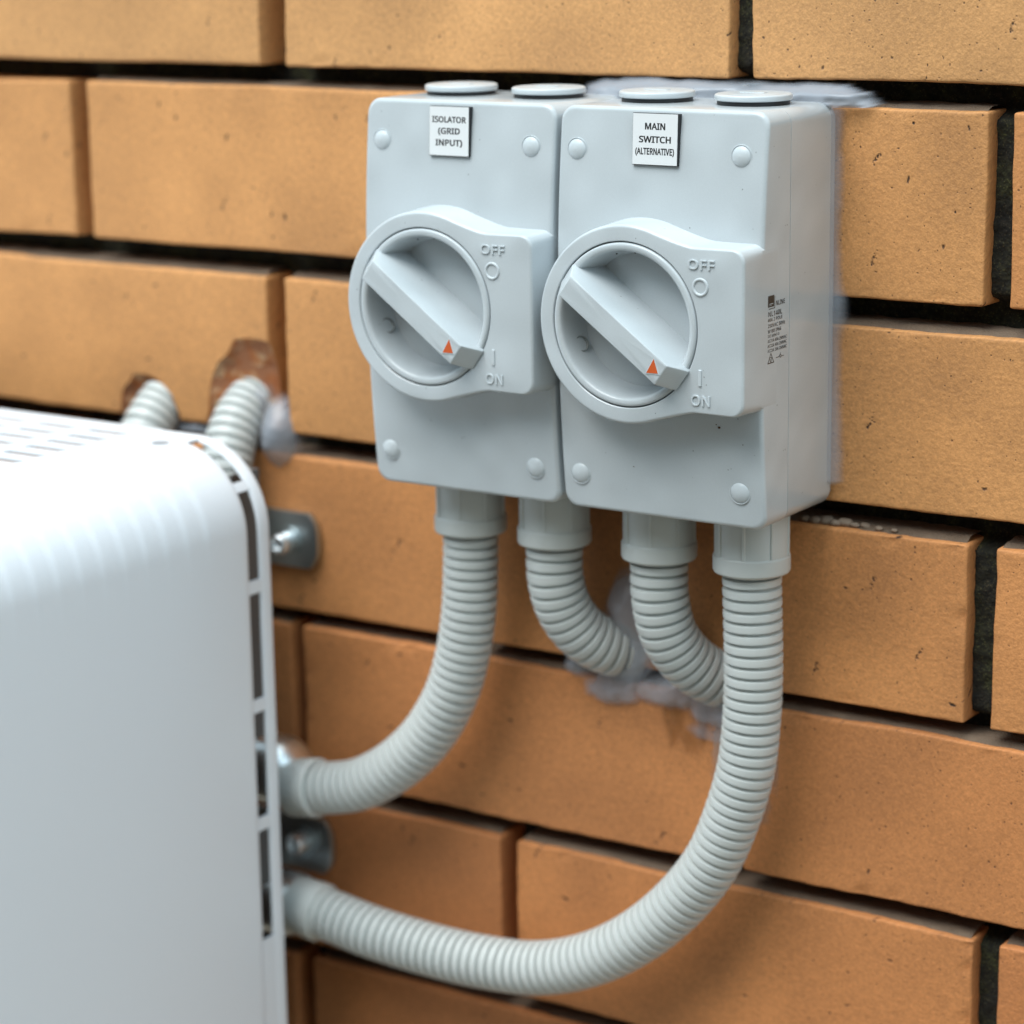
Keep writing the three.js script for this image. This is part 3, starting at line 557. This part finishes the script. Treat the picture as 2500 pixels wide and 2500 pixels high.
sealant('silicone_bead', 'milky silicone sealing the top of the switches to the brick', 268, 430, 0.9, 16, 0.8, (x, y) => {
  const n = fbm(x / 24, y / 7, 41, 2) - 0.38 + 0.35 * (fbm(x / 7, y / 1.8, 43, 2) - 0.38), e = smooth(272, 296, x) * smooth(430, 414, x + n * 30 + (y > 7 ? 6 : 0));
  return -8 + (14 + 7 * n) * e * smooth(14 + n * 5, 5, y) + (x > 408 ? -3 * smooth(408, 426, x) : 0) - 9 * smooth(352, 358, x) * smooth(366, 362, x) * smooth(9, 13, y);
}, [-3.5, 3, 0.66]);
sealant('silicone_bead', 'milky silicone smeared down the right side of the main switch', 398, 428, -158, 2, 0.8, (x, y) => {
  const n = fbm(x / 7, y / 16, 47) - 0.47, joint = Math.exp(-(((y + 81) / 6) ** 2));
  const w = 409.5 + 6 * n + 2.5 * smooth(-110, -150, y) + 7 * joint;
  return lerp(6.5, -1.6, clamp((x - 405) / Math.max(1, w - 405), -0.2, 1.6)) - 4 * joint * smooth(406, 414, x) - 9 * smooth(-153 + 4 * n, -157, y) - 9 * smooth(-1, 2, y);
}, [-0.4, 4.5, 0.42]);
sealant('silicone_bead', 'lumpy grey silicone round the two short conduits entering the wall', 268, 384, -276, -196, 0.9, (x, y) => {
  const n = fbm(x / 11, y / 11, 53) - 0.47;
  return best(blob(x, y, 302, -243, 22, 24, 9), blob(x, y, 306, -224, 13, 25, 10), blob(x, y, 297, -259, 20, 11, 6), blob(x, y, 281, -253, 13, 7, 5), blob(x, y, 327, -257, 26, 10, 7), blob(x, y, 356, -256, 26, 22, 9), blob(x, y, 368, -240, 13, 26, 9), blob(x, y, 350, -273, 22, 8, 5), -9) + 5 * n - 1.9;
}, [-0.6, 4, 0.55]);
sealant('silicone_bead', 'bluish silicone lump beside the conduit in the broken brick corner', 74, 130, -190, -118, 0.9, (x, y) => {
  const n = fbm(x / 9, y / 9, 59) - 0.47;
  return best(blob(x, y, 110.5, -164, 11, 17, 10), blob(x, y, 97, -152, 16, 15, 9) - 8, -14) + 4 * n - 1;
}, [-7, 3], M.silicone, -11);
sealant('silicone_bead', 'bluish silicone round the conduit behind the inverter lid', 6, 74, -180, -130, 0.9, (x, y) => {
  const n = fbm(x / 9, y / 9, 61) - 0.47;
  return best(blob(x, y, 35, -154, 17, 13, 8) - 8, blob(x, y, 58, -167, 22, 6, 6) - 6, blob(x, y, 18, -167, 14, 6, 6) - 6, -14) + 4 * n - 1;
}, [-7, 3], M.silicone, -11);

const stain = new THREE.MeshPhysicalMaterial({ color: C(0.33, 0.13, 0.03), roughness: 0.35, transparent: true, vertexColors: true });
const haze = new THREE.MeshPhysicalMaterial({ color: C(0.55, 0.38, 0.29), roughness: 0.35, transparent: true, vertexColors: true });
sealant('primer_smear', 'dark orange sealer smear on the brick below the short conduits', 318, 372, -300, -262, 0.9, (x, y) => { const n = fbm(x / 8, y / 22, 67) - 0.47; return 0.9 + 4 * n + best(blob(x, y, 338, -272, 14, 16, 1.4), blob(x, y, 362, -270, 12, 14, 1.4), -6) - 1.1; }, [-0.1, 1.2, 0.5], stain, -3);
sealant('sealer_smear', 'pale dried sealer patch on the brick beside the long conduit', 340, 380, -318, -262, 0.9, (x, y) => { const n = fbm(x / 9, y / 14, 69) - 0.47; return 0.5 + 2 * n + best(blob(x, y, 366, -290, 17, 24, 1.2), blob(x, y, 351, -272, 3, 12, 1), -6) - 0.4; }, [0, 0.5, 0.5], haze, -3);

/* ------------------------------------------------------------------ passage: unseen ground, and a fence added to shade the lower wall */
{
  const g = new THREE.Mesh(new THREE.PlaneGeometry(30, 30).rotateX(-Math.PI / 2), new THREE.MeshStandardMaterial({ color: C(0.30, 0.235, 0.17), roughness: 0.95, bumpMap: grainBump, bumpScale: 0.002 }));
  g.name = 'ground'; g.userData = { kind: 'structure', label: 'bare ground of the passage below the wall', category: 'ground' }; g.receiveShadow = true; scene.add(g);
}
{
  const f = thing('added_shade_fence', 'unseen weathered timber paling fence added across the passage to shade the lower wall', 'fence', [0, -1550, 1200]);
  const mats = [0, 1, 2].map((k) => new THREE.MeshStandardMaterial({ color: C(0.20 - 0.03 * k, 0.155 - 0.02 * k, 0.115 - 0.015 * k), roughness: 0.9 }));
  for (let k = 0; k < 34; k++) { const x = -2000 + k * 128; part('paling', box(x, x + 122, -1540, 620 + (hash(k, 3) - 0.5) * 20, 1200, 1216), mats[k % 3], f); }
  for (const y of [-1200, 100]) part('rail', box(-2000, 2350, y, y + 75, 1216.5, 1255), mats[1], f);
}
renderer.render(scene, camera);
